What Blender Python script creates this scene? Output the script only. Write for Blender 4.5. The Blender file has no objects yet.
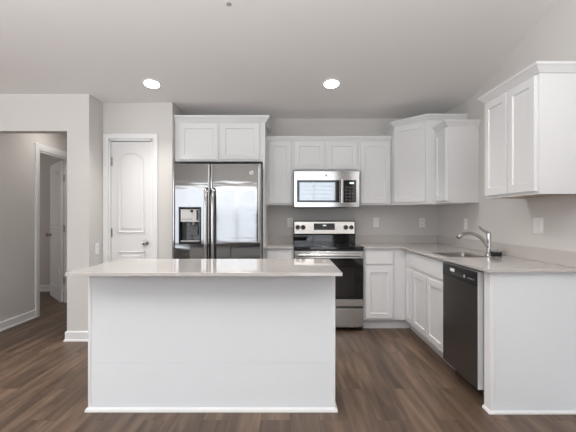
import bpy, bmesh, math, random
from mathutils import Vector, Matrix
random.seed(7)
C = bpy.context.scene.collection
S = bpy.context.scene
R = math.radians
PI = math.pi

# ------------------------------------------------------------------ camera, light, exposure
EYE = 1.24
cam = bpy.data.cameras.new('camera'); cam_o = bpy.data.objects.new('camera', cam); C.objects.link(cam_o)
cam.sensor_width = 36.0; cam.lens = 36.0*400/576
cam.shift_x = -2/576; cam.shift_y = 1/576
cam_o.location = (0, 0, EYE); cam_o.rotation_euler = (R(90), 0, 0)
S.camera = cam_o

S.view_settings.view_transform = 'Standard'; S.view_settings.look = 'None'
S.view_settings.gamma = 1.0; S.view_settings.use_curve_mapping = False
S.view_settings.exposure = 0.53
S.cycles.use_denoising = True
S.cycles.max_bounces = 10; S.cycles.diffuse_bounces = 6; S.cycles.glossy_bounces = 5
S.cycles.caustics_reflective = False; S.cycles.caustics_refractive = False
S.cycles.sample_clamp_indirect = 6.0

W = bpy.data.worlds.new('sky'); S.world = W; W.use_nodes = True
W.node_tree.nodes['Background'].inputs[0].default_value = (0.80, 0.88, 1.0, 1)
W.node_tree.nodes['Background'].inputs[1].default_value = 1.0

REAR = -2.8
def area(name, loc, rot, sx, sy, power, col):
    l = bpy.data.lights.new(name, 'AREA'); l.shape = 'RECTANGLE'; l.size = sx; l.size_y = sy
    l.energy = power; l.color = col
    o = bpy.data.objects.new(name, l); C.objects.link(o); o.location = loc; o.rotation_euler = rot
    return o
DAY = (0.88, 0.95, 1.0)
# daylight coming in at the windows behind and to the left of the camera
area('daylight_rear_pair', (-2.10, REAR-0.12, 1.30), (R(90), 0, 0), 2.6, 1.9, 20, DAY)
area('daylight_patio', (0.72, REAR-0.12, 1.38), (R(90), 0, 0), 1.5, 2.7, 19, DAY)
area('daylight_side', (-4.62, 1.0, 1.45), (R(90), 0, R(-90)), 2.6, 1.7, 46, (1.0, 0.96, 0.93))
# unseen uplights added as fill for the vaulted ceiling; no lamps stand here
area('ceiling_fill_low', (-1.2, -1.4, 1.32), (R(180), 0, 0), 3.4, 1.8, 300, (0.97, 0.985, 1.0))
area('ceiling_fill_high', (-0.9, 1.25, 2.3), (R(180), 0, 0), 3.2, 0.6, 8, (0.97, 0.985, 1.0))
area('bedroom_fill', (-5.9, 5.4, 1.5), (R(90), 0, R(-90)), 1.0, 1.2, 9, (1.0, 0.93, 0.88))  # added fill for the dim bedroom, no window is built behind it
area('hall_lamp_light', (-2.7, 5.0, 2.44), (0, 0, 0), 0.5, 0.5, 3.2, (1.0, 0.94, 0.88))

# ------------------------------------------------------------------ materials
def mat(name, col, rough=0.5, metal=0.0, spec=0.5, emit=None, es=0.0, coat=0.0):
    m = bpy.data.materials.new(name); m.use_nodes = True
    b = m.node_tree.nodes['Principled BSDF']
    b.inputs['Base Color'].default_value = (*col, 1); b.inputs['Roughness'].default_value = rough
    b.inputs['Metallic'].default_value = metal; b.inputs['Specular IOR Level'].default_value = spec
    if coat: b.inputs['Coat Weight'].default_value = coat; b.inputs['Coat Roughness'].default_value = 0.05
    if emit: b.inputs['Emission Color'].default_value = (*emit, 1); b.inputs['Emission Strength'].default_value = es
    return m
def nd(m, t): return m.node_tree.nodes.new(t)
def lk(m, a, b): m.node_tree.links.new(a, b)
def add_noise(m, scale=(1, 1, 1), nscale=20, detail=3, amt=0.05, bump=0.0, bdist=0.01):
    """slight tonal mottling plus optional bump, object coordinates"""
    b = m.node_tree.nodes['Principled BSDF']; col = tuple(b.inputs['Base Color'].default_value)
    tc = nd(m, 'ShaderNodeTexCoord'); mp = nd(m, 'ShaderNodeMapping'); mp.inputs['Scale'].default_value = scale
    nz = nd(m, 'ShaderNodeTexNoise'); nz.inputs['Scale'].default_value = nscale; nz.inputs['Detail'].default_value = detail
    lk(m, tc.outputs['Object'], mp.inputs[0]); lk(m, mp.outputs[0], nz.inputs['Vector'])
    if amt:
        mx = nd(m, 'ShaderNodeMix'); mx.data_type = 'RGBA'
        mx.inputs[6].default_value = tuple(max(0, c*(1-amt)) for c in col[:3]) + (1,)
        mx.inputs[7].default_value = tuple(min(1, c*(1+amt)) for c in col[:3]) + (1,)
        lk(m, nz.outputs[0], mx.inputs[0]); lk(m, mx.outputs[2], b.inputs['Base Color'])
    if bump:
        bp = nd(m, 'ShaderNodeBump'); bp.inputs['Strength'].default_value = bump; bp.inputs['Distance'].default_value = bdist
        lk(m, nz.outputs[0], bp.inputs['Height']); lk(m, bp.outputs[0], b.inputs['Normal'])
    return m
M = {}
M['wall'] = add_noise(mat('greige wall paint', (0.63, 0.612, 0.595), 0.75), nscale=180, amt=0.015, bump=0.06, bdist=0.002)
M['ceiling'] = add_noise(mat('ceiling paint', (0.84, 0.825, 0.81), 0.85), nscale=120, amt=0.015, bump=0.08, bdist=0.002)
M['rear_wall'] = add_noise(mat('shaded rear wall paint', (0.14, 0.13, 0.12), 0.8), nscale=180, amt=0.03)  # dimness of the backlit, unseen rear wall put into its colour
M['trim'] = add_noise(mat('white trim paint', (0.78, 0.785, 0.79), 0.35), nscale=40, amt=0.01)
M['cab'] = add_noise(mat('white cabinet paint', (0.745, 0.748, 0.755), 0.33), nscale=30, amt=0.012)
M['panel'] = add_noise(mat('white island panel paint', (0.75, 0.78, 0.81), 0.4), nscale=14, amt=0.012)
M['door'] = add_noise(mat('white door paint', (0.735, 0.738, 0.742), 0.38), nscale=30, amt=0.01)
M['maple'] = add_noise(mat('maple cabinet underside', (0.42, 0.30, 0.20), 0.5), scale=(1, 12, 1), nscale=9, amt=0.12)
M['quartz'] = add_noise(mat('pale quartz', (0.53, 0.50, 0.48), 0.035, spec=0.6), nscale=260, amt=0.05)
M['steel'] = add_noise(mat('stainless steel', (0.31, 0.31, 0.313), 0.065, 1.0), scale=(1, 1, 5), nscale=3.5, detail=1, amt=0.0, bump=0.035, bdist=0.02)
M['steel_pale'] = add_noise(mat('pale stainless steel', (0.46, 0.455, 0.45), 0.10, 1.0), scale=(1, 1, 30), nscale=20, amt=0.04)
M['steel_warm'] = add_noise(mat('brushed stainless trim', (0.54, 0.525, 0.51), 0.22, 1.0), scale=(1, 1, 30), nscale=20, amt=0.05)
M['chrome'] = mat('chrome', (0.58, 0.57, 0.56), 0.07, 1.0)
M['nickel'] = mat('satin nickel', (0.42, 0.40, 0.38), 0.22, 1.0)
M['sink'] = add_noise(mat('sink steel', (0.34, 0.31, 0.285), 0.32, 1.0), nscale=50, amt=0.05)
M['blacksteel'] = add_noise(mat('black stainless', (0.11, 0.10, 0.095), 0.30, 0.75), scale=(1, 1, 40), nscale=12, amt=0.08)
M['black'] = mat('black plastic', (0.012, 0.012, 0.013), 0.35)
M['gloss'] = mat('black glass', (0.008, 0.008, 0.009), 0.04, spec=0.6)
M['oven_glass'] = mat('oven window glass', (0.022, 0.021, 0.021), 0.06, spec=0.5)
M['mirror_glass'] = mat('mirrored door glass', (0.26, 0.27, 0.28), 0.04, 1.0)
M['grey'] = mat('grey plastic', (0.30, 0.30, 0.31), 0.4)
M['lightgrey'] = mat('light grey plastic', (0.58, 0.58, 0.58), 0.35)
M['darkgrey'] = mat('dark grey plastic', (0.06, 0.06, 0.062), 0.4)
M['plate'] = mat('white outlet plastic', (0.87, 0.865, 0.85), 0.3)
M['slot'] = mat('dark slot', (0.05, 0.05, 0.05), 0.6)
M['lamp'] = mat('lit downlight lens', (0.9, 0.9, 0.9), 0.5, emit=(1, 0.98, 0.95), es=9.0)
M['mark'] = mat('lit clock display', (0.5, 0.6, 0.6), 0.5, emit=(0.75, 0.88, 0.9), es=0.6)
M['blind'] = mat('white blind slat', (0.85, 0.85, 0.84), 0.5)

def floor_mat():
    m = mat('wood plank floor', (0.1, 0.07, 0.05), 0.42, spec=0.4)
    b = m.node_tree.nodes['Principled BSDF']
    tc = nd(m, 'ShaderNodeTexCoord')
    mp = nd(m, 'ShaderNodeMapping'); mp.inputs['Rotation'].default_value = (0, 0, R(90))
    lk(m, tc.outputs['Object'], mp.inputs[0])
    br = nd(m, 'ShaderNodeTexBrick'); br.offset = 0.37; br.offset_frequency = 2
    br.inputs['Scale'].default_value = 1.0; br.inputs['Brick Width'].default_value = 1.22; br.inputs['Row Height'].default_value = 0.178
    br.inputs['Mortar Size'].default_value = 0.0012; br.inputs['Mortar Smooth'].default_value = 0.2; br.inputs['Bias'].default_value = 0
    br.inputs['Color1'].default_value = (0, 0, 0, 1); br.inputs['Color2'].default_value = (1, 1, 1, 1); br.inputs['Mortar'].default_value = (0.5, 0.5, 0.5, 1)
    lk(m, mp.outputs[0], br.inputs['Vector'])
    # grain: noise stretched along the plank, shifted per plank
    sep = nd(m, 'ShaderNodeVectorMath'); sep.operation = 'MULTIPLY_ADD'
    sep.inputs[1].default_value = (14, 1.1, 1)
    lk(m, tc.outputs['Object'], sep.inputs[0])
    off = nd(m, 'ShaderNodeVectorMath'); off.operation = 'SCALE'; off.inputs['Scale'].default_value = 17.0
    lk(m, br.outputs['Color'], off.inputs[0]); lk(m, off.outputs[0], sep.inputs[2])
    n1 = nd(m, 'ShaderNodeTexNoise'); n1.inputs['Scale'].default_value = 1.0; n1.inputs['Detail'].default_value = 6; n1.inputs['Distortion'].default_value = 0.6
    lk(m, sep.outputs[0], n1.inputs['Vector'])
    sep2 = nd(m, 'ShaderNodeVectorMath'); sep2.operation = 'MULTIPLY'; sep2.inputs[1].default_value = (70, 2.5, 1)
    lk(m, tc.outputs['Object'], sep2.inputs[0])
    n2 = nd(m, 'ShaderNodeTexNoise'); n2.inputs['Scale'].default_value = 1.0; n2.inputs['Detail'].default_value = 4
    lk(m, sep2.outputs[0], n2.inputs['Vector'])
    r = nd(m, 'ShaderNodeValToRGB'); e = r.color_ramp.elements
    e[0].position = 0.28; e[0].color = (0.052, 0.032, 0.020, 1)
    e[1].position = 0.75; e[1].color = (0.200, 0.136, 0.094, 1)
    mid = r.color_ramp.elements.new(0.5); mid.color = (0.110, 0.070, 0.047, 1)
    lk(m, n1.outputs[0], r.inputs[0])
    # per plank tone
    tone = nd(m, 'ShaderNodeMapRange'); tone.inputs[3].default_value = 0.82; tone.inputs[4].default_value = 1.2
    lk(m, br.outputs['Color'], tone.inputs[0])
    mul = nd(m, 'ShaderNodeVectorMath'); mul.operation = 'SCALE'
    lk(m, r.outputs[0], mul.inputs[0]); lk(m, tone.outputs[0], mul.inputs['Scale'])
    fine = nd(m, 'ShaderNodeMapRange'); fine.inputs[3].default_value = 0.86; fine.inputs[4].default_value = 1.14
    lk(m, n2.outputs[0], fine.inputs[0])
    mul2 = nd(m, 'ShaderNodeVectorMath'); mul2.operation = 'SCALE'
    lk(m, mul.outputs[0], mul2.inputs[0]); lk(m, fine.outputs[0], mul2.inputs['Scale'])
    seam = nd(m, 'ShaderNodeMix'); seam.data_type = 'RGBA'; seam.inputs[7].default_value = (0.03, 0.02, 0.015, 1)
    lk(m, br.outputs['Fac'], seam.inputs[0]); lk(m, mul2.outputs[0], seam.inputs[6])
    lk(m, seam.outputs[2], b.inputs['Base Color'])
    bp = nd(m, 'ShaderNodeBump'); bp.inputs['Strength'].default_value = 0.15; bp.inputs['Distance'].default_value = 0.002
    lk(m, n2.outputs[0], bp.inputs['Height']); lk(m, bp.outputs[0], b.inputs['Normal'])
    return m
M['floor'] = floor_mat()

# ------------------------------------------------------------------ mesh helpers
def box(bm, x0, x1, y0, y1, z0, z1):
    v = [bm.verts.new((x, y, z)) for z in (z0, z1) for x, y in ((x0, y0), (x1, y0), (x1, y1), (x0, y1))]
    for f in ((0, 3, 2, 1), (4, 5, 6, 7), (0, 1, 5, 4), (1, 2, 6, 5), (2, 3, 7, 6), (3, 0, 4, 7)):
        bm.faces.new([v[i] for i in f])
def bx(*a):
    bm = bmesh.new(); box(bm, *a); return bm
def loops(bm, rings, cap0=True, cap1=True, close=True):
    """bridge rings of 3D points"""
    vs = [[bm.verts.new(p) for p in r] for r in rings]
    n = len(vs[0])
    for a, b in zip(vs, vs[1:]):
        for i in range(n if close else n-1):
            j = (i+1) % n
            bm.faces.new((a[i], a[j], b[j], b[i]))
    if cap0: bm.faces.new(vs[0][::-1])
    if cap1: bm.faces.new(vs[-1])
def prism(bm, poly, z0, z1):
    loops(bm, [[(x, y, z0) for x, y in poly], [(x, y, z1) for x, y in poly]])
def offset_poly(p, d):
    """move a closed counter-clockwise polygon inward by d"""
    n = len(p); out = []
    for i in range(n):
        a, b, c = Vector(p[i-1]), Vector(p[i]), Vector(p[(i+1) % n])
        e1, e2 = (b-a).normalized(), (c-b).normalized()
        n1, n2 = Vector((-e1.y, e1.x)), Vector((-e2.y, e2.x))
        m = (n1+n2).normalized(); k = d/max(0.3, m.dot(n1))
        out.append((b.x+m.x*k, b.y+m.y*k))
    return out
def lathe(bm, prof, c=(0, 0, 0), axis='Z', n=24, sgn=1):
    """prof: (radius, height) along the axis"""
    rings = []
    for r, h in prof:
        ring = []
        for i in range(n):
            a = 2*PI*i/n; u, v, w = r*math.cos(a), r*math.sin(a), h*sgn
            p = {'Z': (u, v, w), 'Y': (u, w, v), 'X': (w, u, v)}[axis]
            ring.append((c[0]+p[0], c[1]+p[1], c[2]+p[2]))
        rings.append(ring)
    loops(bm, rings)
def tube(bm, pts, rad, n=12, sy=1.0):
    pts = [Vector(p) for p in pts]; k = len(pts)
    if not hasattr(rad, '__len__'): rad = [rad]*k
    rings = []; up = Vector((0, 1, 0))
    for i in range(k):
        t = (pts[min(i+1, k-1)]-pts[max(i-1, 0)]).normalized()
        if abs(t.dot(up)) > 0.95: up = Vector((1, 0, 0))
        u = (up - t*up.dot(t)).normalized(); v = t.cross(u); up = u
        rings.append([tuple(pts[i] + (u*math.cos(2*PI*j/n) + v*math.sin(2*PI*j/n)*sy)*rad[i]) for j in range(n)])
    loops(bm, rings)
def smooth_path(pts, k=6):
    P = [Vector(p) for p in pts]; P = [P[0]*2-P[1]] + P + [P[-1]*2-P[-2]]; out = []
    for i in range(1, len(P)-2):
        for s in range(k):
            t = s/k
            out.append(0.5*((2*P[i]) + (P[i+1]-P[i-1])*t + (2*P[i-1]-5*P[i]+4*P[i+1]-P[i+2])*t*t + (3*P[i]-P[i-1]-3*P[i+1]+P[i+2])*t**3))
    out.append(P[-2]); return out
def obj(name, bm, m, parent=None, loc=(0, 0, 0), rotz=0, bevel=0.0, seg=2, sharp=0.6):
    bmesh.ops.remove_doubles(bm, verts=bm.verts, dist=1e-6)
    bmesh.ops.recalc_face_normals(bm, faces=bm.faces)
    for f in bm.faces: f.smooth = True
    for e in bm.edges:
        if len(e.link_faces) != 2 or e.calc_face_angle(0) > sharp: e.smooth = False
    me = bpy.data.meshes.new(name); bm.to_mesh(me); bm.free()
    me.materials.append(M[m] if isinstance(m, str) else m)
    o = bpy.data.objects.new(name, me); C.objects.link(o)
    o.location = loc; o.rotation_euler = (0, 0, rotz)
    if parent: o.parent = parent
    if bevel:
        b = o.modifiers.new('bevel', 'BEVEL'); b.width = bevel; b.segments = seg; b.limit_method = 'ANGLE'; b.angle_limit = R(40)
    return o
def thing(name, label, cat, loc=(0, 0, 0), rotz=0, group=None):
    o = bpy.data.objects.new(name, None); C.objects.link(o); o.empty_display_size = 0.1
    o.location = loc; o.rotation_euler = (0, 0, rotz); o['label'] = label; o['category'] = cat
    if group: o['group'] = group
    return o
def tag(o, label, cat, group=None):
    o['label'] = label; o['category'] = cat
    if group: o['group'] = group
    return o
def struct(name, bm, m, parent=None, **k):
    o = obj(name, bm, m, parent, **k)
    if not parent: o['kind'] = 'structure'
    return o
def grid_slab(bm, xs, ys, filled, z0, z1):
    """slab made of grid cells, only its outer faces"""
    V = {}
    def v(i, j, k):
        if (i, j, k) not in V: V[(i, j, k)] = bm.verts.new((xs[i], ys[j], (z0, z1)[k]))
        return V[(i, j, k)]
    F = set(filled)
    for i, j in F:
        bm.faces.new((v(i, j, 1), v(i+1, j, 1), v(i+1, j+1, 1), v(i, j+1, 1)))
        bm.faces.new((v(i, j, 0), v(i, j+1, 0), v(i+1, j+1, 0), v(i+1, j, 0)))
        for di, dj, a, b in ((-1, 0, (i, j+1), (i, j)), (1, 0, (i+1, j), (i+1, j+1)), (0, -1, (i, j), (i+1, j)), (0, 1, (i+1, j+1), (i, j+1))):
            if (i+di, j+dj) not in F:
                bm.faces.new((v(*a, 0), v(*b, 0), v(*b, 1), v(*a, 1)))
def sweep(bm, path, prof, side=1):
    """open 2D path, closed profile of (out, z), mitred corners"""
    P = [Vector(p) for p in path]; n = len(P); rings = []
    for i in range(n):
        ns = []
        if i > 0: e = (P[i]-P[i-1]).normalized(); ns.append(Vector((e.y, -e.x))*side)
        if i < n-1: e = (P[i+1]-P[i]).normalized(); ns.append(Vector((e.y, -e.x))*side)
        m = sum(ns, Vector((0, 0))).normalized(); k = 1/max(0.3, m.dot(ns[0]))
        rings.append([(P[i].x+m.x*o*k, P[i].y+m.y*o*k, z) for o, z in prof])
    loops(bm, rings)

# ------------------------------------------------------------------ room shell
BW, RW, CZ, CREASE, SL = 5.0, 1.85, 2.47, 4.0, 0.23
LW = -4.5
RIDGE_Y = -2.4; RZ = CZ + SL*(CREASE-RIDGE_Y)
T = 0.12
struct('floor', bx(-6.2, RW+T, REAR-T, 7.0, -0.10, 0.0), 'floor')

def wallbox(name, *a): return struct(name, bx(*a), 'wall')
wallbox('wall_back', -2.01, RW+T, BW, BW+T, 0, CZ)
bm = bmesh.new()
loops(bm, [[(x, REAR-T, 0), (x, BW, 0), (x, BW, CZ), (x, CREASE, CZ), (x, RIDGE_Y, RZ), (x, REAR-T, RZ-SL*(RIDGE_Y-REAR+T))] for x in (RW, RW+T)])
struct('wall_right', bm, 'wall')
# kitchen side of the hall wall: header over the opening, post, left piece
bm = bmesh.new()
loops(bm, [[(x, y, z) for x, z in ((LW, 0), (-3.15, 0), (-3.15, 2.10), (-2.23, 2.10), (-2.23, 0), (-2.01, 0), (-2.01, CZ), (LW, CZ))] for y in (CREASE, CREASE+T)])
struct('wall_hall_opening', bm, 'wall')
wallbox('wall_pantry_side', -2.13, -2.01, CREASE+T, 4.30, 0, CZ)
# pantry wall with its door opening
PY = 4.30
px0, px1, pz = -1.949, -1.478, 2.075
bm = bmesh.new()
loops(bm, [[(x, y, z) for x, z in ((-2.13, 0), (px0, 0), (px0, pz), (px1, pz), (px1, 0), (-1.264, 0), (-1.264, CZ), (-2.13, CZ))] for y in (PY, PY+0.10)])
struct('wall_pantry', bm, 'wall')
wallbox('wall_alcove', -1.364, -1.264, PY+0.10, BW, 0, CZ)
# hall: left wall with the bedroom door opening
hy0, hy1, hz = 5.02, 5.80, 2.07
bm = bmesh.new()
loops(bm, [[(x, y, z) for y, z in ((CREASE+T, 0), (hy0, 0), (hy0, hz), (hy1, hz), (hy1, 0), (6.68, 0), (6.68, CZ), (CREASE+T, CZ))] for x in (-3.15, -3.27)])
struct('wall_hall_left', bm, 'wall')
wallbox('wall_hall_right', -2.25, -2.13, 4.42, 6.2, 0, CZ)
wallbox('wall_hall_end', -3.15, -2.13, 6.2, 6.3, 0, CZ)
wallbox('wall_bedroom_back', -6.1, -3.15, 6.68, 6.8, 0, CZ)
wallbox('wall_bedroom_side', -6.2, -6.1, 4.12, 6.8, 0, CZ)
wallbox('wall_bedroom_front', -6.1, LW, 4.02, 4.12, 0, CZ)
# living side behind the camera
bm = bmesh.new()
def rect_holes_x(name, y0, y1, xa, xb, z0, z1, holes, m='wall'):
    xs = sorted({xa, xb, *[h[0] for h in holes], *[h[1] for h in holes]})
    zs = sorted({z0, z1, *[h[2] for h in holes], *[h[3] for h in holes]})
    fl = []
    for i in range(len(xs)-1):
        for j in range(len(zs)-1):
            cx, cz = (xs[i]+xs[i+1])/2, (zs[j]+zs[j+1])/2
            if not any(h[0] < cx < h[1] and h[2] < cz < h[3] for h in holes): fl.append((i, j))
    b = bmesh.new(); grid_slab(b, xs, zs, fl, y0, y1)
    return b
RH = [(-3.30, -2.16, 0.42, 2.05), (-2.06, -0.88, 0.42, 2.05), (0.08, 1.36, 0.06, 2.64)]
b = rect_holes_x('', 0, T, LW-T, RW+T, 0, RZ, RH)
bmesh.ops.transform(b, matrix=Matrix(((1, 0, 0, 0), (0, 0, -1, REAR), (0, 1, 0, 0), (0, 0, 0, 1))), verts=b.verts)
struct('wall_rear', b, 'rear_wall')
b = rect_holes_x('', 0, T, REAR-T, CREASE+T, 0, RZ, [(-0.2, 2.2, 0.7, 2.1)])
bmesh.ops.transform(b, matrix=Matrix(((0, 0, -1, LW), (1, 0, 0, 0), (0, 1, 0, 0), (0, 0, 0, 1))), verts=b.verts)
struct('wall_left', b, 'wall')

# ceiling: flat over the kitchen, then sloping up to a ridge and down again
bm = bmesh.new()
prof = [(7.0, CZ), (CREASE, CZ), (RIDGE_Y, RZ), (REAR-T, RZ-SL*(RIDGE_Y-REAR+T))]
loops(bm, [[(x, y, z) for y, z in prof] + [(x, y, z+0.12) for y, z in prof[::-1]] for x in (-6.2, RW+T)])
struct('ceiling', bm, 'ceiling')

# windows behind the camera with their blinds
def window(name, x0, x1, z0, z1, along_y=False):
    root = bpy.data.objects.new(name, None); C.objects.link(root); root['kind'] = 'structure'
    if along_y: root.location = (LW, (x0+x1)/2, z0); root.rotation_euler = (0, 0, R(90))
    else: root.location = ((x0+x1)/2, REAR, z0); root.rotation_euler = (0, 0, R(180))
    w, h = x1-x0, z1-z0
    b = bmesh.new()
    for s in (-1, 1): box(b, s*w/2-0.03, s*w/2+0.03, -0.012, 0.09, 0, h)
    box(b, -w/2, w/2, -0.012, 0.09, -0.04, 0.03); box(b, -w/2, w/2, -0.012, 0.09, h-0.03, h+0.04)
    box(b, -0.02, 0.02, 0.03, 0.08, 0, h)
    obj('frame', b, 'trim', root)
    b = bmesh.new(); z = 0.06
    while z < h-0.05:
        c, s = math.cos(R(35)), math.sin(R(35))
        a = 0.028
        loops(b, [[(x, -a*c, z-a*s), (x, -a*c, z-a*s+0.003), (x, a*c, z+a*s+0.003), (x, a*c, z+a*s)] for x in (-w/2+0.04, w/2-0.04)])
        z += 0.12
    obj('blind', b, 'blind', root)
for i, h in enumerate(RH): window('window_%d' % (i+1), *h)
window('window_4', -0.2, 2.2, 0.7, 2.1, True)

# baseboards (square top with a small bevel and a shoe strip)
BP = [(0, 0), (0.022, 0), (0.022, 0.012), (0.014, 0.022), (0.014, 0.090), (0.006, 0.100), (0, 0.100)]
def baseboard(name, path, side=1):
    b = bmesh.new(); sweep(b, path, BP, side); struct(name, b, 'trim')
baseboard('baseboard_post', [(-2.23, CREASE+T), (-2.23, CREASE), (-2.01, CREASE), (-2.01, PY-0.002), (-1.962, PY-0.002)])
baseboard('baseboard_pantry', [(-1.416, PY), (-1.264, PY), (-1.264, BW)])
baseboard('baseboard_hall', [(-3.15, CREASE), (-3.15, 4.935)])
baseboard('baseboard_bedroom', [(-6.1, 6.68), (-3.27, 6.68)])
baseboard('baseboard_right', [(RW, 2.5), (RW, REAR)])

# ------------------------------------------------------------------ doors
def casing(name, w, h, cw=0.059, t=0.018):
    """a flat casing with stepped edge, opening w x h, facing -Y, origin at the middle of the threshold"""
    b = bmesh.new(); path = [(-w/2, 0), (-w/2, h), (w/2, h), (w/2, 0)]
    prof = [(0.005, 0), (0.005, 0.010), (0.012, 0.014), (0.045, t), (cw-0.004, t), (cw, t-0.004), (cw, 0)]
    sweep(b, path, prof, -1)
    bmesh.ops.transform(b, matrix=Matrix(((1, 0, 0, 0), (0, 0, -1, 0), (0, 1, 0, 0), (0, 0, 0, 1))), verts=b.verts)
    # jamb lining
    for s in (-1, 1): box(b, s*w/2-(0.016 if s > 0 else 0), s*w/2+(0.016 if s < 0 else 0), 0.0, 0.10, 0, h)
    box(b, -w/2, w/2, 0.0, 0.10, h-0.016, h)
    return b
def arch_poly(x0, x1, z0, z1, rise, n=14):
    pts = [(x0, z0), (x1, z0)]
    if rise <= 0: return pts + [(x1, z1), (x0, z1)]
    w = x1-x0; r = (w*w/4+rise*rise)/(2*rise); cz = z1-r; a0 = math.asin(w/2/r)
    for i in range(n+1):
        a = a0 - 2*a0*i/n
        pts.append(((x0+x1)/2 + r*math.sin(a), cz + r*math.cos(a)))
    return pts
def panel_door(w, h, t, rise):
    """two panel moulded leaf, hinge at x=0, front at y=0 going back to y=t"""
    b = bmesh.new()
    m = 0.048 if w < 0.6 else 0.09
    box(b, 0, w, 0, t, 0.008, h)
    for z0, z1, rs in ((1.07, h-0.11, rise), (0.20, 0.87, 0)):
        for sg, yb in ((-1, 0), (1, t)):
            P = arch_poly(m+0.02, w-m-0.02, z0, z1, rs)
            rings = []
            for d, o in ((0, -0.001), (0.003, 0.009), (0.010, 0.010), (0.020, 0.002), (0.038, 0.0015), (0.046, 0.009)):
                rings.append([(x, yb+sg*o, z) for x, z in offset_poly(P, d)])
            loops(b, rings, True, True)
    return b
def knob(parent, x, y, z, sgn=-1, name='door_knob'):
    b = bmesh.new()
    lathe(b, [(0.032, 0), (0.032, 0.004), (0.027, 0.009), (0.012, 0.012), (0.011, 0.030), (0.020, 0.036), (0.028, 0.046), (0.029, 0.055), (0.024, 0.064), (0.010, 0.069)], (x, y, z), 'Y', 20, sgn)
    return obj(name, b, 'nickel', parent)
def hinge(parent, x, y, z, hw=0.016, hh=0.045):
    b = bmesh.new(); lathe(b, [(0.006, -0.048), (0.008, -0.046), (0.008, 0.046), (0.006, 0.048)], (x, y, z), 'Z', 12)
    box(b, x-hw, x+hw, y+0.002, y+0.006, z-hh, z+hh)
    return obj('hinge', b, 'nickel', parent)
# pantry door
d1 = bpy.data.objects.new('door_1', None); C.objects.link(d1); d1['kind'] = 'structure'
d1['label'] = 'narrow white pantry door with arched panel and round knob'
d1.location = ((px0+px1)/2, PY, 0)
pw = px1-px0
obj('casing', casing('casing', pw, pz), 'trim', d1, (0, -0.0005, 0))
lf = obj('leaf', panel_door(pw-0.038, pz-0.022, 0.035, 0.085), 'door', d1, (-pw/2+0.019, 0.022, 0))
knob(lf, pw-0.038-0.060, 0, 0.965)
for z in (0.30, 1.07, 1.84): hinge(lf, -0.003, -0.004, z)
# hall bedroom door, standing open into the room
d2 = bpy.data.objects.new('door_2', None); C.objects.link(d2); d2['kind'] = 'structure'
d2['label'] = 'white hall door standing open into the dim room'
d2.location = (-3.15, (hy0+hy1)/2, 0); d2.rotation_euler = (0, 0, R(90))
hw = hy1-hy0
obj('casing', casing('casing', hw, hz, cw=0.085), 'trim', d2, (0, -0.0005, 0))
b = bmesh.new()
for s in (-1, 1): box(b, s*hw/2-(0.016 if s > 0 else 0), s*hw/2+(0.016 if s < 0 else 0), 0.10, 0.12, 0, hz)
obj('jamb', b, 'trim', d2)
# leaf hinged at the far jamb: local hinge x=0 runs along the leaf
lf2 = obj('leaf', panel_door(hw-0.036, hz-0.022, 0.035, 0.085), 'door', d2, (hw/2-0.02, 0.125, 0), R(41))
knob(lf2, hw-0.10, 0, 0.965, -1); knob(lf2, hw-0.10, 0.035, 0.965, 1)
for z in (0.32, 1.07, 1.80): hinge(lf2, -0.003, -0.008, z, 0.034, 0.052)

# ------------------------------------------------------------------ cabinets
def shaker(w, h, t=0.02, rail=0.055, rec=0.010):
    c = 0.002
    def ring(d, y): return [(d, y, d), (w-d, y, d), (w-d, y, h-d), (d, y, h-d)]
    b = bmesh.new()
    rl = min(rail, w*0.24, h*0.28)
    loops(b, [ring(0, 0), ring(0, -t+c), ring(c, -t), ring(rl, -t), ring(rl+0.005, -t+rec), ring(rl+0.02, -t+rec)])
    return b
def slab_front(w, h, t=0.02):
    c = 0.004
    def ring(d, y): return [(d, y, d), (w-d, y, d), (w-d, y, h-d), (d, y, h-d)]
    b = bmesh.new(); loops(b, [ring(0, 0), ring(0, -t+c), ring(c, -t), ring(c*2, -t)]); return b
CROWN = [(0, 0), (0.010, 0), (0.014, 0.008), (0.040, 0.038), (0.046, 0.040), (0.046, 0.055), (0, 0.055)]
CROWN_T = [(0, 0), (0.010, 0), (0.014, 0.010), (0.042, 0.050), (0.048, 0.053), (0.048, 0.074), (0, 0.074)]
CROWN_S = [(0, 0), (0.006, 0), (0.010, 0.012), (0.020, 0.036), (0.024, 0.038), (0.024, 0.055), (0, 0.055)]
def upper(label, loc, rotz, w, d, h, doors, crown_path, crown_prof=CROWN, group='white wall cabinets', under='cab', name='wall_cabinet'):
    """doors: (x0, x1, z0, z1) on the face; local x along the front, y=0 wall, y=-d face"""
    t = thing(name, label, 'cabinet', loc, rotz, group)
    b = bmesh.new(); box(b, 0, w, -d, -0.001, 0.012, h)
    # lip of the face frame and sides below the recessed bottom
    box(b, 0, w, -d, -d+0.02, 0, 0.0125); box(b, 0, 0.016, -d+0.02, -0.001, 0, 0.0125); box(b, w-0.016, w, -d+0.02, -0.001, 0, 0.0125)
    obj('body', b, 'cab', t)
    obj('bottom_panel', bx(0.017, w-0.017, -d+0.021, -0.002, 0.007, 0.0118), under, t)
    for x0, x1, z0, z1 in doors: obj('door', shaker(x1-x0, z1-z0), 'cab', t, (x0, -d, z0))
    if crown_path:
        b = bmesh.new(); sweep(b, crown_path, [(o, z+h-0.012) for o, z in crown_prof])
        obj('crown_moulding', b, 'cab', t, sharp=0.3)
    return t
UB = 1.38; UH = 2.142-UB
UF = 0.31
g = 'white wall cabinets'
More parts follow.
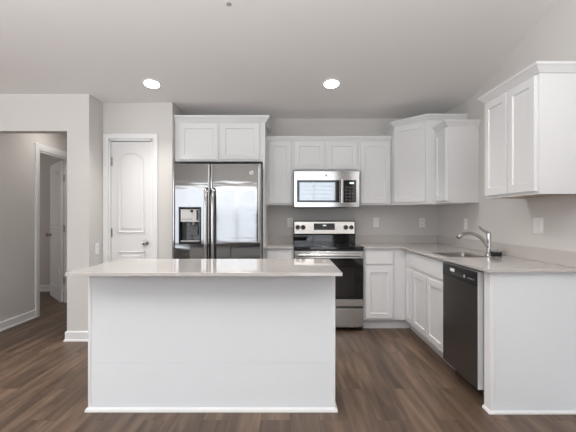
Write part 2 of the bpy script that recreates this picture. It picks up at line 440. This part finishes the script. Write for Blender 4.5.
# over the fridge, with the tall panel down its right side
fx0, fx1 = -1.262, -0.274
fw = fx1-fx0
t = upper('white two-door cabinet above the steel refrigerator with tall side panel', (fx0, BW, 1.850), 0, fw, 0.61, 2.285-1.850,
          [(0.052, 0.474, 0.018, 0.415), (0.503, 0.928, 0.018, 0.415)], [(0, -0.61), (fw, -0.61), (fw, -0.001)], CROWN_T)
obj('side_panel', bx(fw-0.024, fw, -0.61, -0.001, -1.850, -0.0005), 'cab', t)
# back wall, left to right
upper('narrow white wall cabinet left of the microwave, beside the refrigerator', (-0.2735, BW, UB), 0, 0.3125, UF, UH,
      [(0.028, 0.290, 0.022, UH-0.02)], [(0, -UF), (0.3125, -UF)], CROWN_S)
mz = 1.785
upper('short two-door white cabinet directly above the microwave', (0.0395, BW, mz), 0, 0.765, UF, UB+UH-mz,
      [(0.014, 0.365, 0.015, UB+UH-mz-0.02), (0.395, 0.750, 0.015, UB+UH-mz-0.02)], [(0, -UF), (0.765, -UF)], CROWN_S)
upper('single-door white wall cabinet right of the microwave', (0.805, BW, UB), 0, 0.3795, UF, UH,
      [(0.018, 0.366, 0.022, UH-0.02)], [(0, -UF), (0.3795, -UF)], CROWN_S)
# diagonal corner cabinet
ct = thing('corner_cabinet', 'taller diagonal white wall cabinet in the room corner', 'cabinet', (1.185, BW, UB-0.003), 0, g)
CW = RW-1.185-0.001; CH = 2.278-UB
cy0, cx1, cy1 = -0.450, 0.265, -0.783
poly = [(0, -0.001), (0, cy0), (cx1, cy1), (CW, cy1), (CW, -0.001)]
b = bmesh.new(); prism(b, poly, 0.0, CH); obj('body', b, 'cab', ct)
dl = math.hypot(cx1, cy1-cy0)
da = math.atan2(cy1-cy0, cx1)
o = obj('door', shaker(dl-0.03, CH-0.05), 'cab', ct, (0.015*math.cos(da), cy0+0.015*math.sin(da), 0.025), da)
b = bmesh.new(); sweep(b, [(0, -0.001), (0, cy0), (cx1, cy1), (CW, cy1)], [(a, z+CH-0.012) for a, z in CROWN]); obj('crown_moulding', b, 'cab', ct, sharp=0.3)
# right wall, far and near
RF = 0.305
upper('white wall cabinet on the right wall against the diagonal corner cabinet', (RW, 4.2165, UB), R(-90), 0.2965, RF, UH,
      [(0.012, 0.284, 0.022, UH-0.02)], [(0, -RF), (0.2965, -RF), (0.2965, -0.001)])
upper('large two-door white cabinet nearest the camera on the right wall', (RW, 3.153, UB+0.003), R(-90), 0.675, RF, UH,
      [(0.018, 0.325, 0.020, UH-0.02), (0.350, 0.655, 0.020, UH-0.02)], [(0, -0.001), (0, -RF), (0.675, -RF), (0.675, -0.001)], under='maple')

# base cabinets
BF = 0.61; TK = 0.11; BT = 0.894
def base(label, loc, rotz, w, d, fronts, toe=(0, 0), open_top=False, tk_depth=0.07):
    t = thing('base_cabinet', label, 'cabinet', loc, rotz, 'white base cabinets')
    b = bmesh.new()
    if open_top:
        box(b, 0, 0.018, -d, -0.001, TK, BT); box(b, w-0.018, w, -d, -0.001, TK, BT)
        box(b, 0.018, w-0.018, -d, -0.001, TK, TK+0.018); box(b, 0.018, w-0.018, -d, -d+0.02, TK+0.018, 0.66)
        box(b, 0.018, w-0.018, -d, -d+0.02, 0.66, BT)
    else: box(b, 0, w, -d, -0.001, TK, BT)
    obj('body', b, 'cab', t)
    obj('toe_kick', bx(toe[0], w+toe[1], -d+tk_depth, -d+tk_depth+0.016, 0, TK-0.0005), 'cab', t)
    for kind, x0, x1, z0, z1 in fronts:
        if kind == 'door': obj('door', shaker(x1-x0, z1-z0), 'cab', t, (x0, -d, z0))
        else: obj(kind, slab_front(x1-x0, z1-z0), 'cab', t, (x0, -d, z0))
    return t
base('white base cabinet between the refrigerator panel and the range', (-0.2735, BW, 0), 0, 0.3125, BF,
     [('drawer', 0.02, 0.293, 0.725, 0.875), ('door', 0.02, 0.293, 0.13, 0.695)])
base('white base cabinet right of the range with one drawer and one door', (0.807, BW, 0), 0, 0.459, BF,
     [('drawer', 0.018, 0.318, 0.722, 0.875), ('door', 0.018, 0.318, 0.13, 0.690)], toe=(0, 0.069))
XF = 1.267; RD = RW-XF
base('narrow white base cabinet at the inner corner beside the sink cabinet', (RW, 4.3885, 0), R(-90), 0.3185, RD,
     [('drawer', 0.09, 0.306, 0.722, 0.875), ('door', 0.09, 0.306, 0.13, 0.690)], toe=(-0.071, 0))
base('white two-door sink base cabinet beside the dishwasher', (RW, 4.069, 0), R(-90), 0.829, RD,
     [('false_front', 0.014, 0.812, 0.722, 0.875), ('door', 0.014, 0.405, 0.13, 0.690), ('door', 0.425, 0.812, 0.13, 0.690)], open_top=True)
# end panel of the right run
ep = thing('end_panel', 'white cabinet end panel right of the dishwasher reaching the floor', 'cabinet panel', (XF, 2.53, 0))
EW = RW-XF-0.001
obj('panel', bx(0, EW, 0, 0.075, 0, BT), 'panel', ep)
obj('corner_trim', bx(-0.004, 0.022, -0.007, 0.0755, 0.0, BT-0.001), 'trim', ep, bevel=0.002)
b = bmesh.new(); sweep(b, [(-0.004, 0.0755), (-0.004, -0.007), (EW, -0.007)], [(0, 0), (0.012, 0), (0.012, 0.010), (0.006, 0.018), (0, 0.020)])
obj('shoe_moulding', b, 'trim', ep)

# ------------------------------------------------------------------ countertops
CT0, CT1 = 0.895, 0.915
XE = 1.222
SX0, SX1, SY0, SY1 = 1.300, 1.585, 3.262, 3.635
ctp = thing('countertop', 'pale quartz L-shaped countertop with sink cutout and low backsplash', 'countertop', (0.807, BW, CT0))
ox, oy, oz = 0.807, BW, CT0
xs = [0.807, XE, SX0, SX1, RW-0.001]; ys = [2.49, SY0, SY1, 4.355, BW-0.001]
fl = [(i, j) for i in range(1, 4) for j in range(4) if not (i == 2 and j == 1)] + [(0, 3)]
b = bmesh.new(); grid_slab(b, [x-ox for x in xs], [y-oy for y in ys], fl, 0, 0.02)
obj('slab', b, 'quartz', ctp, bevel=0.002)
b = bmesh.new()
box(b, 0, RW-0.021-ox, -0.021, -0.001, 0.0205, 0.118); obj('backsplash', b, 'quartz', ctp, bevel=0.0015)
obj('backsplash', bx(RW-0.0205-ox, RW-0.0005-ox, 2.49-oy, -0.001, 0.0205, 0.118), 'quartz', ctp, bevel=0.0015)
ctl = thing('countertop', 'short pale quartz countertop piece between refrigerator and range', 'countertop', (-0.2735, BW, CT0))
obj('slab', bx(0, 0.3135, -0.645, -0.001, 0, 0.02), 'quartz', ctl, bevel=0.002)
obj('backsplash', bx(0, 0.3135, -0.021, -0.001, 0.0205, 0.118), 'quartz', ctl, bevel=0.0015)

# ------------------------------------------------------------------ island
isl = thing('kitchen_island', 'long white kitchen island with plain panelled front', 'kitchen island', (-0.5, 2.80, 0))
ix0, ix1, iy0, iy1 = -0.785, 0.785, -0.245, 0.27
obj('body', bx(ix0, ix1, iy0+0.012, iy1, 0, BT), 'cab', isl)
obj('front_panel', bx(ix0+0.002, ix1-0.002, iy0, iy0+0.0115, 0.309, BT), 'panel', isl)
obj('front_panel', bx(ix0+0.002, ix1-0.002, iy0, iy0+0.0115, 0, 0.3083), 'panel', isl)
for s in (-1, 1):
    xa, xb = (ix0-0.004, ix0+0.014) if s < 0 else (ix1-0.014, ix1+0.004)
    obj('corner_trim', bx(xa, xb, iy0-0.004, iy0+0.03, 0, BT-0.001), 'trim', isl, bevel=0.0015)
b = bmesh.new(); sweep(b, [(ix0-0.004, iy1), (ix0-0.004, iy0-0.004), (ix1+0.004, iy0-0.004), (ix1+0.004, iy1)], [(0, 0), (0.014, 0), (0.014, 0.012), (0.008, 0.022), (0, 0.026)])
obj('shoe_moulding', b, 'trim', isl)
for k in range(3):
    x0 = ix0+0.02+k*0.515
    obj('door', shaker(0.50, 0.56), 'cab', isl, (x0+0.50, iy1, 0.13), PI)
    obj('drawer', slab_front(0.50, 0.15), 'cab', isl, (x0+0.50, iy1, 0.722), PI)
tag(obj('island_countertop', bx(-0.809, 0.809, -0.39, 0.39, 0, 0.02), 'quartz', None, (-0.503, 2.72, CT0), bevel=0.002),
    'glossy pale quartz top overhanging the white island', 'countertop')

# ------------------------------------------------------------------ refrigerator
FR = thing('refrigerator', 'stainless side-by-side refrigerator with water dispenser', 'refrigerator', (-0.7525, 4.95, 0))
FW = 0.905; fd = -0.85          # door front at local y=-0.85 -> world 4.10
obj('body', bx(-FW/2+0.004, FW/2-0.004, -0.775, 0, 0.03, 1.765), 'darkgrey', FR, bevel=0.004)
obj('base_grille', bx(-FW/2+0.01, FW/2-0.01, -0.80, -0.77, 0.0, 0.075), 'black', FR)
def fridge_door(x0, x1, hole=None):
    """slightly crowned door front, optional dispenser recess"""
    b = bmesh.new(); n = 40; w = x1-x0; z0, z1 = 0.08, 1.785
    xs_ = [x0+w*i/n for i in range(n+1)]
    if hole: xs_ = sorted(set([x for x in xs_ if min(abs(x-hole[0]), abs(x-hole[1])) > 0.004] + [hole[0], hole[1]]))
    def yf(x):
        u = 2*(x-x0)/w-1
        return fd + 0.006*abs(u)**40
    zs_ = [z0, z1] if not hole else [z0, hole[2], hole[3], z1]
    V = [[b.verts.new((x, yf(x), z)) for z in zs_] for x in xs_]
    B = [[b.verts.new((x, -0.785, z)) for z in (z0, z1)] for x in xs_]
    m = len(xs_)
    for i in range(m-1):
        for j in range(len(zs_)-1):
            if hole and j == 1 and xs_[i] >= hole[0]-1e-6 and xs_[i+1] <= hole[1]+1e-6: continue
            b.faces.new((V[i][j], V[i+1][j], V[i+1][j+1], V[i][j+1]))
        b.faces.new((B[i][0], B[i][1], B[i+1][1], B[i+1][0]))
        b.faces.new((V[i][0], B[i][0], B[i+1][0], V[i+1][0]))
        b.faces.new((V[i][-1], V[i+1][-1], B[i+1][1], B[i][1]))
    b.faces.new([V[0][j] for j in range(len(zs_))][::-1] + [B[0][0], B[0][1]])
    b.faces.new([V[-1][j] for j in range(len(zs_))] + [B[-1][1], B[-1][0]])
    return b
sx = -0.066                     # gap between the doors
DH = (sx-0.314, sx-0.100, 0.970, 1.335)
dl_ = obj('freezer_door', fridge_door(-FW/2, sx-0.005, DH), 'steel', FR)
dr_ = obj('door', fridge_door(sx+0.005, FW/2), 'steel', FR)
def fridge_handle(x, parent):
    b = bmesh.new()
    pts = smooth_path([(x, fd-0.004, 0.52), (x, fd-0.040, 0.56), (x, fd-0.056, 0.70), (x, fd-0.060, 1.0), (x, fd-0.056, 1.35), (x, fd-0.040, 1.49), (x, fd-0.004, 1.53)], 5)
    tube(b, pts, 0.018, 14)
    obj('handle', b, 'steel_pale', parent)
fridge_handle(sx-0.034, dl_); fridge_handle(sx+0.036, dr_)
# dispenser: box recessed in the freezer door
hx0, hx1, hz0, hz1 = DH
yb = fd+0.062
b = bmesh.new()
ym = fd+0.003
# open-front cavity shell
P0 = [(hx0, ym, hz0), (hx1, ym, hz0), (hx1, ym, hz1), (hx0, ym, hz1)]
P1 = [(hx0+0.012, yb, hz0+0.012), (hx1-0.012, yb, hz0+0.012), (hx1-0.012, yb, hz1-0.012), (hx0+0.012, yb, hz1-0.012)]
loops(b, [P0, P1], cap0=False)
dsp = obj('dispenser', b, 'black', dl_)
b = bmesh.new()    # bezel around the cavity
def rr(d, y): return [(hx0-d, y, hz0-d), (hx1+d, y, hz0-d), (hx1+d, y, hz1+d), (hx0-d, y, hz1+d)]
loops(b, [rr(0.008, fd+0.004), rr(0.008, fd-0.004), rr(0.005, fd-0.006), rr(-0.004, fd-0.006), rr(-0.004, fd+0.006)], False, False)
obj('bezel', b, 'black', dsp)
obj('control_panel', bx(hx0+0.010, hx1-0.010, fd+0.001, yb-0.004, hz1-0.145, hz1-0.014), 'lightgrey', dsp, bevel=0.003)
b = bmesh.new(); lathe(b, [(0.015, 0), (0.015, 0.008), (0.012, 0.012)], (hx1-0.088, fd+0.0005, hz1-0.034), 'Y', 16, -1)
box(b, hx1-0.040, hx1-0.018, fd-0.0045, fd+0.0005, hz1-0.130, hz1-0.022)
obj('selector', b, 'black', dsp)
for k in range(4):
    obj('button', bx(hx0+0.022+k*0.028, hx0+0.042+k*0.028, fd-0.001, fd+0.0005, hz1-0.122, hz1-0.112), 'grey', dsp)
b = bmesh.new()
loops(b, [[(x, fd+0.035, hz1-0.20), (x, fd+0.058, hz1-0.15), (x, fd+0.060, hz1-0.15), (x, fd+0.045, hz1-0.275), (x, fd+0.020, hz1-0.275)] for x in (hx1-0.115, hx1-0.035)])
obj('paddle', b, 'darkgrey', dsp, bevel=0.002)
b = bmesh.new(); lathe(b, [(0.020, 0), (0.016, 0.03)], (hx1-0.075, fd+0.030, hz1-0.175), 'Z', 14)
obj('spout', b, 'grey', dsp)
obj('drip_tray', bx(hx0+0.012, hx1-0.012, fd-0.004, yb-0.002, hz0+0.012, hz0+0.030), 'grey', dsp, bevel=0.004)
obj('back_liner', bx(hx0+0.058, hx1-0.016, yb-0.004, yb-0.001, hz0+0.032, hz1-0.15), 'gloss', dsp)
# round badge
def badge(parent, x, y, z, r, nm='badge'):
    b = bmesh.new(); lathe(b, [(r, 0.0), (r, 0.0015), (r*0.92, 0.003), (r*0.86, 0.003)], (x, y, z), 'Y', 24, -1)
    o = obj(nm, b, 'lightgrey', parent)
    b = bmesh.new()
    pts = smooth_path([(x-0.5*r, y-0.0035, z-0.1*r), (x-0.1*r, y-0.0035, z+0.35*r), (x-0.35*r, y-0.0035, z+0.45*r), (x-0.4*r, y-0.0035, z-0.3*r), (x-0.05*r, y-0.0035, z-0.35*r), (x+0.1*r, y-0.0035, z+0.1*r), (x+0.45*r, y-0.0035, z+0.3*r), (x+0.25*r, y-0.0035, z-0.3*r), (x+0.55*r, y-0.0035, z-0.1*r)], 4)
    tube(b, pts, r*0.06, 6); obj('monogram', b, 'grey', o)
    return o
badge(dr_, FW/2-0.095, fd+0.001, 1.695, 0.022)
for x in (-FW/2+0.06, FW/2-0.06):
    obj('hinge_cover', bx(x-0.04, x+0.04, -0.80, -0.70, 1.766, 1.795), 'darkgrey', FR, bevel=0.004)

# ------------------------------------------------------------------ range
RG = thing('range', 'freestanding stainless electric range with black glass cooktop', 'stove', (0.423, 4.985, 0))
rw = 0.378      # half width
obj('body', bx(-rw, rw, -0.615, 0, 0.035, 0.885), 'darkgrey', RG)
for x in (-0.33, 0.33):
    for y in (-0.58, -0.05):
        b = bmesh.new(); lathe(b, [(0.018, 0), (0.018, 0.036)], (x, y, 0), 'Z', 12); obj('foot', b, 'black', RG)
b = bmesh.new(); box(b, -rw-0.001, rw+0.001, -0.640, -0.085, 0.886, 0.917)
ck = obj('cooktop', b, 'gloss', RG, bevel=0.005)
for x, y, r in ((-0.19, -0.46, 0.105), (0.19, -0.46, 0.085), (-0.19, -0.20, 0.08), (0.19, -0.20, 0.105)):
    b = bmesh.new()
    for k in range(36):
        a0, a1 = 2*PI*k/36, 2*PI*(k+1)/36
        vs = [b.verts.new((x+q*math.cos(a), y+q*math.sin(a), 0.9173)) for q, a in ((r, a0), (r, a1), (r-0.004, a1), (r-0.004, a0))]
        b.faces.new(vs)
    obj('burner', b, 'grey', ck)
# oven door: steel top rail, black glass, window, steel bottom rail
od = obj('oven_door', bx(-rw+0.003, rw-0.003, -0.632, -0.612, 0.265, 0.872), 'black', RG, bevel=0.003)
obj('glass', bx(-rw+0.005, rw-0.005, -0.637, -0.6325, 0.345, 0.788), 'gloss', od, bevel=0.001)
obj('window', bx(-rw+0.11, rw-0.11, -0.6378, -0.6372, 0.385, 0.690), 'oven_glass', od)
obj('top_rail', bx(-rw+0.004, rw-0.004, -0.640, -0.6325, 0.789, 0.868), 'steel_warm', od, bevel=0.003)
obj('bottom_rail', bx(-rw+0.004, rw-0.004, -0.640, -0.6325, 0.268, 0.344), 'steel_warm', od, bevel=0.003)
b = bmesh.new(); tube(b, [(-0.335, -0.685, 0.828), (0.335, -0.685, 0.828)], 0.0145, 14)
for x in (-0.315, 0.315): tube(b, [(x, -0.638, 0.828), (x, -0.685, 0.828)], 0.011, 10)
obj('handle', b, 'steel_warm', od)
dw_ = obj('storage_drawer', bx(-rw+0.003, rw-0.003, -0.640, -0.612, 0.040, 0.245), 'steel_warm', RG, bevel=0.004)
# backguard
b = bmesh.new()
loops(b, [[(x, -0.085, 0.900), (x, -0.085, 1.020), (x, -0.098, 1.030), (x, -0.070, 1.190), (x, -0.055, 1.196), (x, 0, 1.196), (x, 0, 0.900)] for x in (-rw, rw)])
bg = obj('backguard', b, 'gloss', RG, bevel=0.003)
def onbg(x, z, out=0.0):       # a point on the leaning control face
    k = (z-1.03)/0.16
    n = Vector((0, -0.16, -0.028)).normalized()*-1
    return Vector((x, -0.098+0.028*k, z)) + Vector((0, -0.985, 0.172))*out
def bgplate(x0, x1, z0, z1, o0, o1):
    b = bmesh.new(); loops(b, [[tuple(onbg(x, z, o)) for x, z in ((x0, z0), (x1, z0), (x1, z1), (x0, z1))] for o in (o0, o1)]); return b
fp = obj('control_panel', bgplate(-rw+0.010, rw-0.012, 1.036, 1.180, 0.0, 0.004), 'steel_warm', bg)
ds = obj('display', bgplate(-0.130, 0.125, 1.082, 1.160, 0.0042, 0.006), 'black', fp)
obj('clock', bgplate(-0.020, 0.020, 1.128, 1.142, 0.0062, 0.0066), 'mark', ds)
for r_ in range(2):
    for k in range(6):
        x = -0.112+k*0.042
        obj('key', bgplate(x, x+0.022, 1.096+r_*0.017, 1.104+r_*0.017, 0.0062, 0.0066), 'darkgrey', ds)
kn = Vector((0, -0.985, 0.172))
for i, x in enumerate((-0.328, -0.262, 0.262, 0.328)):
    b = bmesh.new()
    lathe(b, [(0.027, 0), (0.027, 0.004), (0.022, 0.006), (0.020, 0.026), (0.016, 0.029)], (0, 0, 0), 'Y', 20, -1)
    box(b, -0.004, 0.004, -0.036, -0.020, -0.019, 0.019)
    o = obj('knob', b, 'black' if i < 2 else 'black', fp, tuple(onbg(x, 1.112, 0.0042))); o.rotation_euler = (R(-10), 0, 0)
    b = bmesh.new()
    for k in range(28):
        a0, a1 = 2*PI*k/28, 2*PI*(k+1)/28
        loops(b, [[(q*math.cos(a), y, q*math.sin(a)) for q, y in ((0.030, 0.0), (0.034, 0.0), (0.034, -0.002), (0.030, -0.002))] for a in (a0, a1)], False, False)
    obj('knob_ring', b, 'chrome', o)

# ------------------------------------------------------------------ microwave
MW = thing('microwave', 'over-the-range stainless microwave with black glass door', 'microwave', (0.422, 4.995, 1.352))
mw = 0.3785; md = -0.395; mh = 0.418
obj('body', bx(-mw, mw, md+0.03, 0, 0.006, mh), 'darkgrey', MW)
obj('vent', bx(-mw+0.03, mw-0.12, md+0.06, -0.06, -0.004, 0.0055), 'black', MW)
b = bmesh.new()
def mrect(x0, x1, z0, z1, y0, y1): box(b, x0, x1, y0, y1, z0, z1)
fr = obj('front_frame', bx(-mw, mw, md, md+0.0295, 0.0, mh), 'steel_pale', MW, bevel=0.004)
d = obj('door_glass', bx(-mw+0.036, 0.148, md-0.004, md-0.0003, 0.056, 0.312), 'gloss', fr, bevel=0.001)
obj('door_window', bx(-mw+0.066, 0.098, md-0.0052, md-0.0042, 0.080, 0.285), 'mirror_glass', d)
c_ = obj('control_panel', bx(0.196, 0.340, md-0.004, md-0.0003, 0.056, 0.312), 'gloss', fr, bevel=0.001)
obj('clock', bx(0.262, 0.312, md-0.005, md-0.0042, 0.268, 0.288), 'mark', c_)
for r_ in range(5):
    for k in range(3):
        obj('key', bx(0.214+k*0.038, 0.240+k*0.038, md-0.005, md-0.0042, 0.075+r_*0.036, 0.094+r_*0.036), 'darkgrey', c_)
b = bmesh.new(); tube(b, [(0.172, md-0.036, 0.050), (0.172, md-0.036, 0.320)], 0.016, 16)
for z in (0.075, 0.295): tube(b, [(0.172, md-0.001, z), (0.172, md-0.036, z)], 0.010, 10)
obj('handle', b, 'steel_warm', fr)
badge(fr, -0.006, md, 0.366, 0.014)

# ------------------------------------------------------------------ dishwasher
DW = thing('dishwasher', 'black stainless dishwasher with pocket handle beside the end panel', 'dishwasher', (RW-0.03, 3.2225, 0), R(-90))
dwd = 0.588; dwf = RW-0.03-1.232     # width, depth to the front
obj('tub', bx(0.012, dwd-0.012, -dwf+0.07, 0, 0.10, 0.872), 'darkgrey', DW)
obj('toe_panel', bx(0.005, dwd-0.005, -dwf+0.10, -dwf+0.115, 0.0, 0.105), 'black', DW)
for x in (0.05, dwd-0.05):
    b = bmesh.new(); lathe(b, [(0.016, 0), (0.016, 0.101)], (x, -0.10, 0), 'Z', 12); obj('foot', b, 'black', DW)
dd = obj('door', bx(0, dwd, -dwf+0.006, -dwf+0.045, 0.100, 0.878), 'lightgrey', DW, bevel=0.002)
obj('door_skin', bx(0.001, dwd-0.001, -dwf, -dwf+0.0055, 0.102, 0.775), 'blacksteel', dd, bevel=0.002)
cp = obj('control_panel', bx(0.001, dwd-0.001, -dwf-0.002, -dwf+0.0055, 0.7765, 0.876), 'black', dd, bevel=0.003)
b = bmesh.new(); box(b, 0.16, 0.36, -dwf-0.0026, -dwf-0.002, 0.80, 0.838); obj('pocket_handle', b, 'slot', cp)
obj('latch', bx(0.155, 0.235, -dwf-0.006, -dwf-0.002, 0.828, 0.852), 'plate', cp, bevel=0.002)
badge(cp, 0.40, -dwf-0.002, 0.822, 0.012)
for k in range(4): obj('button', bx(0.455+k*0.026, 0.470+k*0.026, -dwf-0.003, -dwf-0.002, 0.815, 0.823), 'grey', cp)

# ------------------------------------------------------------------ sink and faucet
SK = thing('sink', 'undermount stainless sink in the right counter', 'sink', ((SX0+SX1)/2, (SY0+SY1)/2, CT0-0.19))
a, c2 = (SX1-SX0)/2, (SY1-SY0)/2
def rring(a, c, r, z, n=5):
    out = []
    for sx_, sy_, st in ((1, 1, 0), (-1, 1, 90), (-1, -1, 180), (1, -1, 270)):
        for k in range(n+1):
            q = R(st+90*k/n); out.append((sx_*(a-r)+r*math.cos(q), sy_*(c-r)+r*math.sin(q), z))
    return out
b = bmesh.new()
loops(b, [rring(a+0.016, c2+0.016, 0.03, 0.2105), rring(a+0.015, c2+0.015, 0.03, 0.2125), rring(a-0.003, c2-0.003, 0.03, 0.2125), rring(a-0.006, c2-0.006, 0.03, 0.2095), rring(a-0.010, c2-0.010, 0.035, 0.16), rring(a-0.016, c2-0.016, 0.04, 0.03), rring(a-0.04, c2-0.04, 0.04, 0.008), rring(0.05, 0.05, 0.045, 0.003)], cap0=False)
obj('bowl', b, 'sink', SK)
b = bmesh.new(); lathe(b, [(0.045, 0.0035), (0.045, 0.006), (0.036, 0.007), (0.030, 0.004)], (0, 0, 0), 'Z', 20); obj('drain', b, 'chrome', SK)

FA = thing('faucet', 'chrome single-lever faucet with arched spout behind the sink', 'faucet', (1.716, 3.45, CT1))
b = bmesh.new()
lathe(b, [(0.031, 0), (0.031, 0.006), (0.026, 0.012), (0.019, 0.020), (0.0175, 0.06), (0.018, 0.12), (0.0195, 0.165), (0.018, 0.182), (0.011, 0.190)], (0, 0, 0), 'Z', 24)
obj('body', b, 'chrome', FA)
b = bmesh.new()
pts = smooth_path([(-0.010, 0, 0.065), (-0.030, -0.002, 0.098), (-0.066, -0.005, 0.140), (-0.110, -0.008, 0.168), (-0.160, -0.012, 0.182), (-0.215, -0.015, 0.180), (-0.250, -0.017, 0.168), (-0.272, -0.018, 0.150)], 5)
n = len(pts); tube(b, pts, [0.0165 - 0.002*i/n if i < n*0.72 else 0.0150+0.0050*min(1, (i-n*0.72)/(n*0.12)) for i in range(n)], 14)
sp = obj('spout', b, 'chrome', FA)
b = bmesh.new(); tube(b, [(-0.272, -0.018, 0.150), (-0.276, -0.018, 0.145)], [0.018, 0.016], 14); obj('spray_tip', b, 'darkgrey', sp)
b = bmesh.new()
pts = smooth_path([(0.000, 0, 0.186), (-0.022, 0, 0.196), (-0.050, 0, 0.211), (-0.074, 0, 0.230), (-0.086, 0, 0.246)], 5)
n = len(pts); tube(b, pts, [0.0135-0.0055*i/n for i in range(n)], 12); obj('lever', b, 'chrome', FA)
ST = thing('sink_strainer', 'small dark sink strainer with pale rim beside the faucet base', 'sink strainer', (1.722, 3.34, CT1+0.0005))
b = bmesh.new()
for k in range(14):
    q = 2*PI*k/14; x, y = 0.034*math.cos(q), 0.034*math.sin(q)
    lathe(b, [(0.004, 0), (0.009, 0.006), (0.010, 0.018), (0.009, 0.032)], (x, y, 0), 'Z', 8)
lathe(b, [(0.024, 0.001), (0.030, 0.006), (0.032, 0.034)], (0, 0, 0), 'Z', 20)
obj('basket', b, 'black', ST)
b = bmesh.new(); lathe(b, [(0.030, 0.0345), (0.050, 0.036), (0.051, 0.040), (0.045, 0.044), (0.020, 0.046), (0.010, 0.056), (0.004, 0.058)], (0, 0, 0), 'Z', 24); obj('rim', b, 'steel_warm', ST)

# ------------------------------------------------------------------ outlets and switches
def outlet(label, loc, rotz, group='wall outlets'):
    t = thing('wall_outlet', label, 'outlet', loc, rotz, group)
    pl = obj('cover_plate', bx(-0.036, 0.036, -0.006, -0.0005, -0.058, 0.058), 'plate', t, bevel=0.003)
    for z in (-0.022, 0.022):
        b = bmesh.new(); loops(b, [[(0.017*math.cos(q)*1.0, y, z+0.015*math.sin(q)) for q in [2*PI*k/16 for k in range(16)]] for y in (-0.005, -0.0075)])
        rc = obj('receptacle', b, 'plate', t)
        b = bmesh.new()
        for x in (-0.007, 0.007): box(b, x-0.0012, x+0.0012, -0.0079, -0.0074, z-0.001, z+0.008)
        box(b, -0.002, 0.002, -0.0079, -0.0074, z-0.010, z-0.006)
        obj('slots', b, 'slot', rc)
    return t
outlet('white outlet on the back wall between refrigerator and range', (0.002, BW, 1.172), 0)
outlet('white outlet on the back wall just right of the range', (1.074, BW, 1.172), 0)
outlet('white outlet on the back wall near the room corner', (1.650, BW, 1.168), 0)
outlet('white outlet seen edge-on on the right wall behind the faucet', (RW, 4.21, 1.165), R(-90))
outlet('white outlet plate on the short wall left of the pantry door', (-2.01, 4.165, 0.91), R(90))
SW = thing('light_switch', 'double white wall switch under the large right wall cabinet', 'light switch', (RW, 2.975, 1.177), R(-90))
obj('cover_plate', bx(-0.060, 0.060, -0.006, -0.0005, -0.060, 0.060), 'plate', SW, bevel=0.003)
for x in (-0.024, 0.024):
    obj('rocker', bx(x-0.0165, x+0.0165, -0.010, -0.0055, -0.034, 0.034), 'plate', SW, bevel=0.002)

# ------------------------------------------------------------------ ceiling lights
tilt = math.atan(SL)
def downlight(label, x):
    y = 3.82; z = CZ + SL*(CREASE-y)
    t = thing('recessed_downlight', label, 'ceiling light', (x, y, z-0.0005), 0, 'recessed ceiling lights'); t.rotation_euler = (-tilt, 0, 0)
    b = bmesh.new()
    for k in range(32):
        a0, a1 = 2*PI*k/32, 2*PI*(k+1)/32
        loops(b, [[(q*math.cos(a), q*math.sin(a), h) for q, h in ((0.092, 0), (0.090, -0.004), (0.076, -0.006), (0.070, -0.003), (0.070, 0))] for a in (a0, a1)], False, False)
    obj('trim_ring', b, 'trim', t)
    b = bmesh.new(); lathe(b, [(0.0695, -0.001), (0.0695, -0.003), (0.05, -0.004)], (0, 0, 0), 'Z', 32); obj('lens', b, 'lamp', t)
    l = bpy.data.lights.new('downlight_beam', 'SPOT'); l.energy = 75; l.spot_size = R(130); l.spot_blend = 1.0; l.shadow_soft_size = 0.07; l.color = (1, 0.96, 0.91)
    o = bpy.data.objects.new('downlight_beam', l); C.objects.link(o); o.parent = t; o.location = (0, 0, -0.02)
downlight('lit round recessed downlight above the pantry and refrigerator', -1.32)
downlight('lit round recessed downlight above the range', 0.396)
y = 2.82; z = CZ+SL*(CREASE-y)
b = bmesh.new(); lathe(b, [(0.018, 0), (0.018, -0.003), (0.012, -0.006), (0.004, -0.007)], (0, 0, 0), 'Z', 18)
o = tag(obj('ceiling_cap', b, 'grey', None, (-0.43, y, z)), 'tiny round grey cap on the sloped ceiling', 'ceiling cap'); o.rotation_euler = (-tilt, 0, 0)
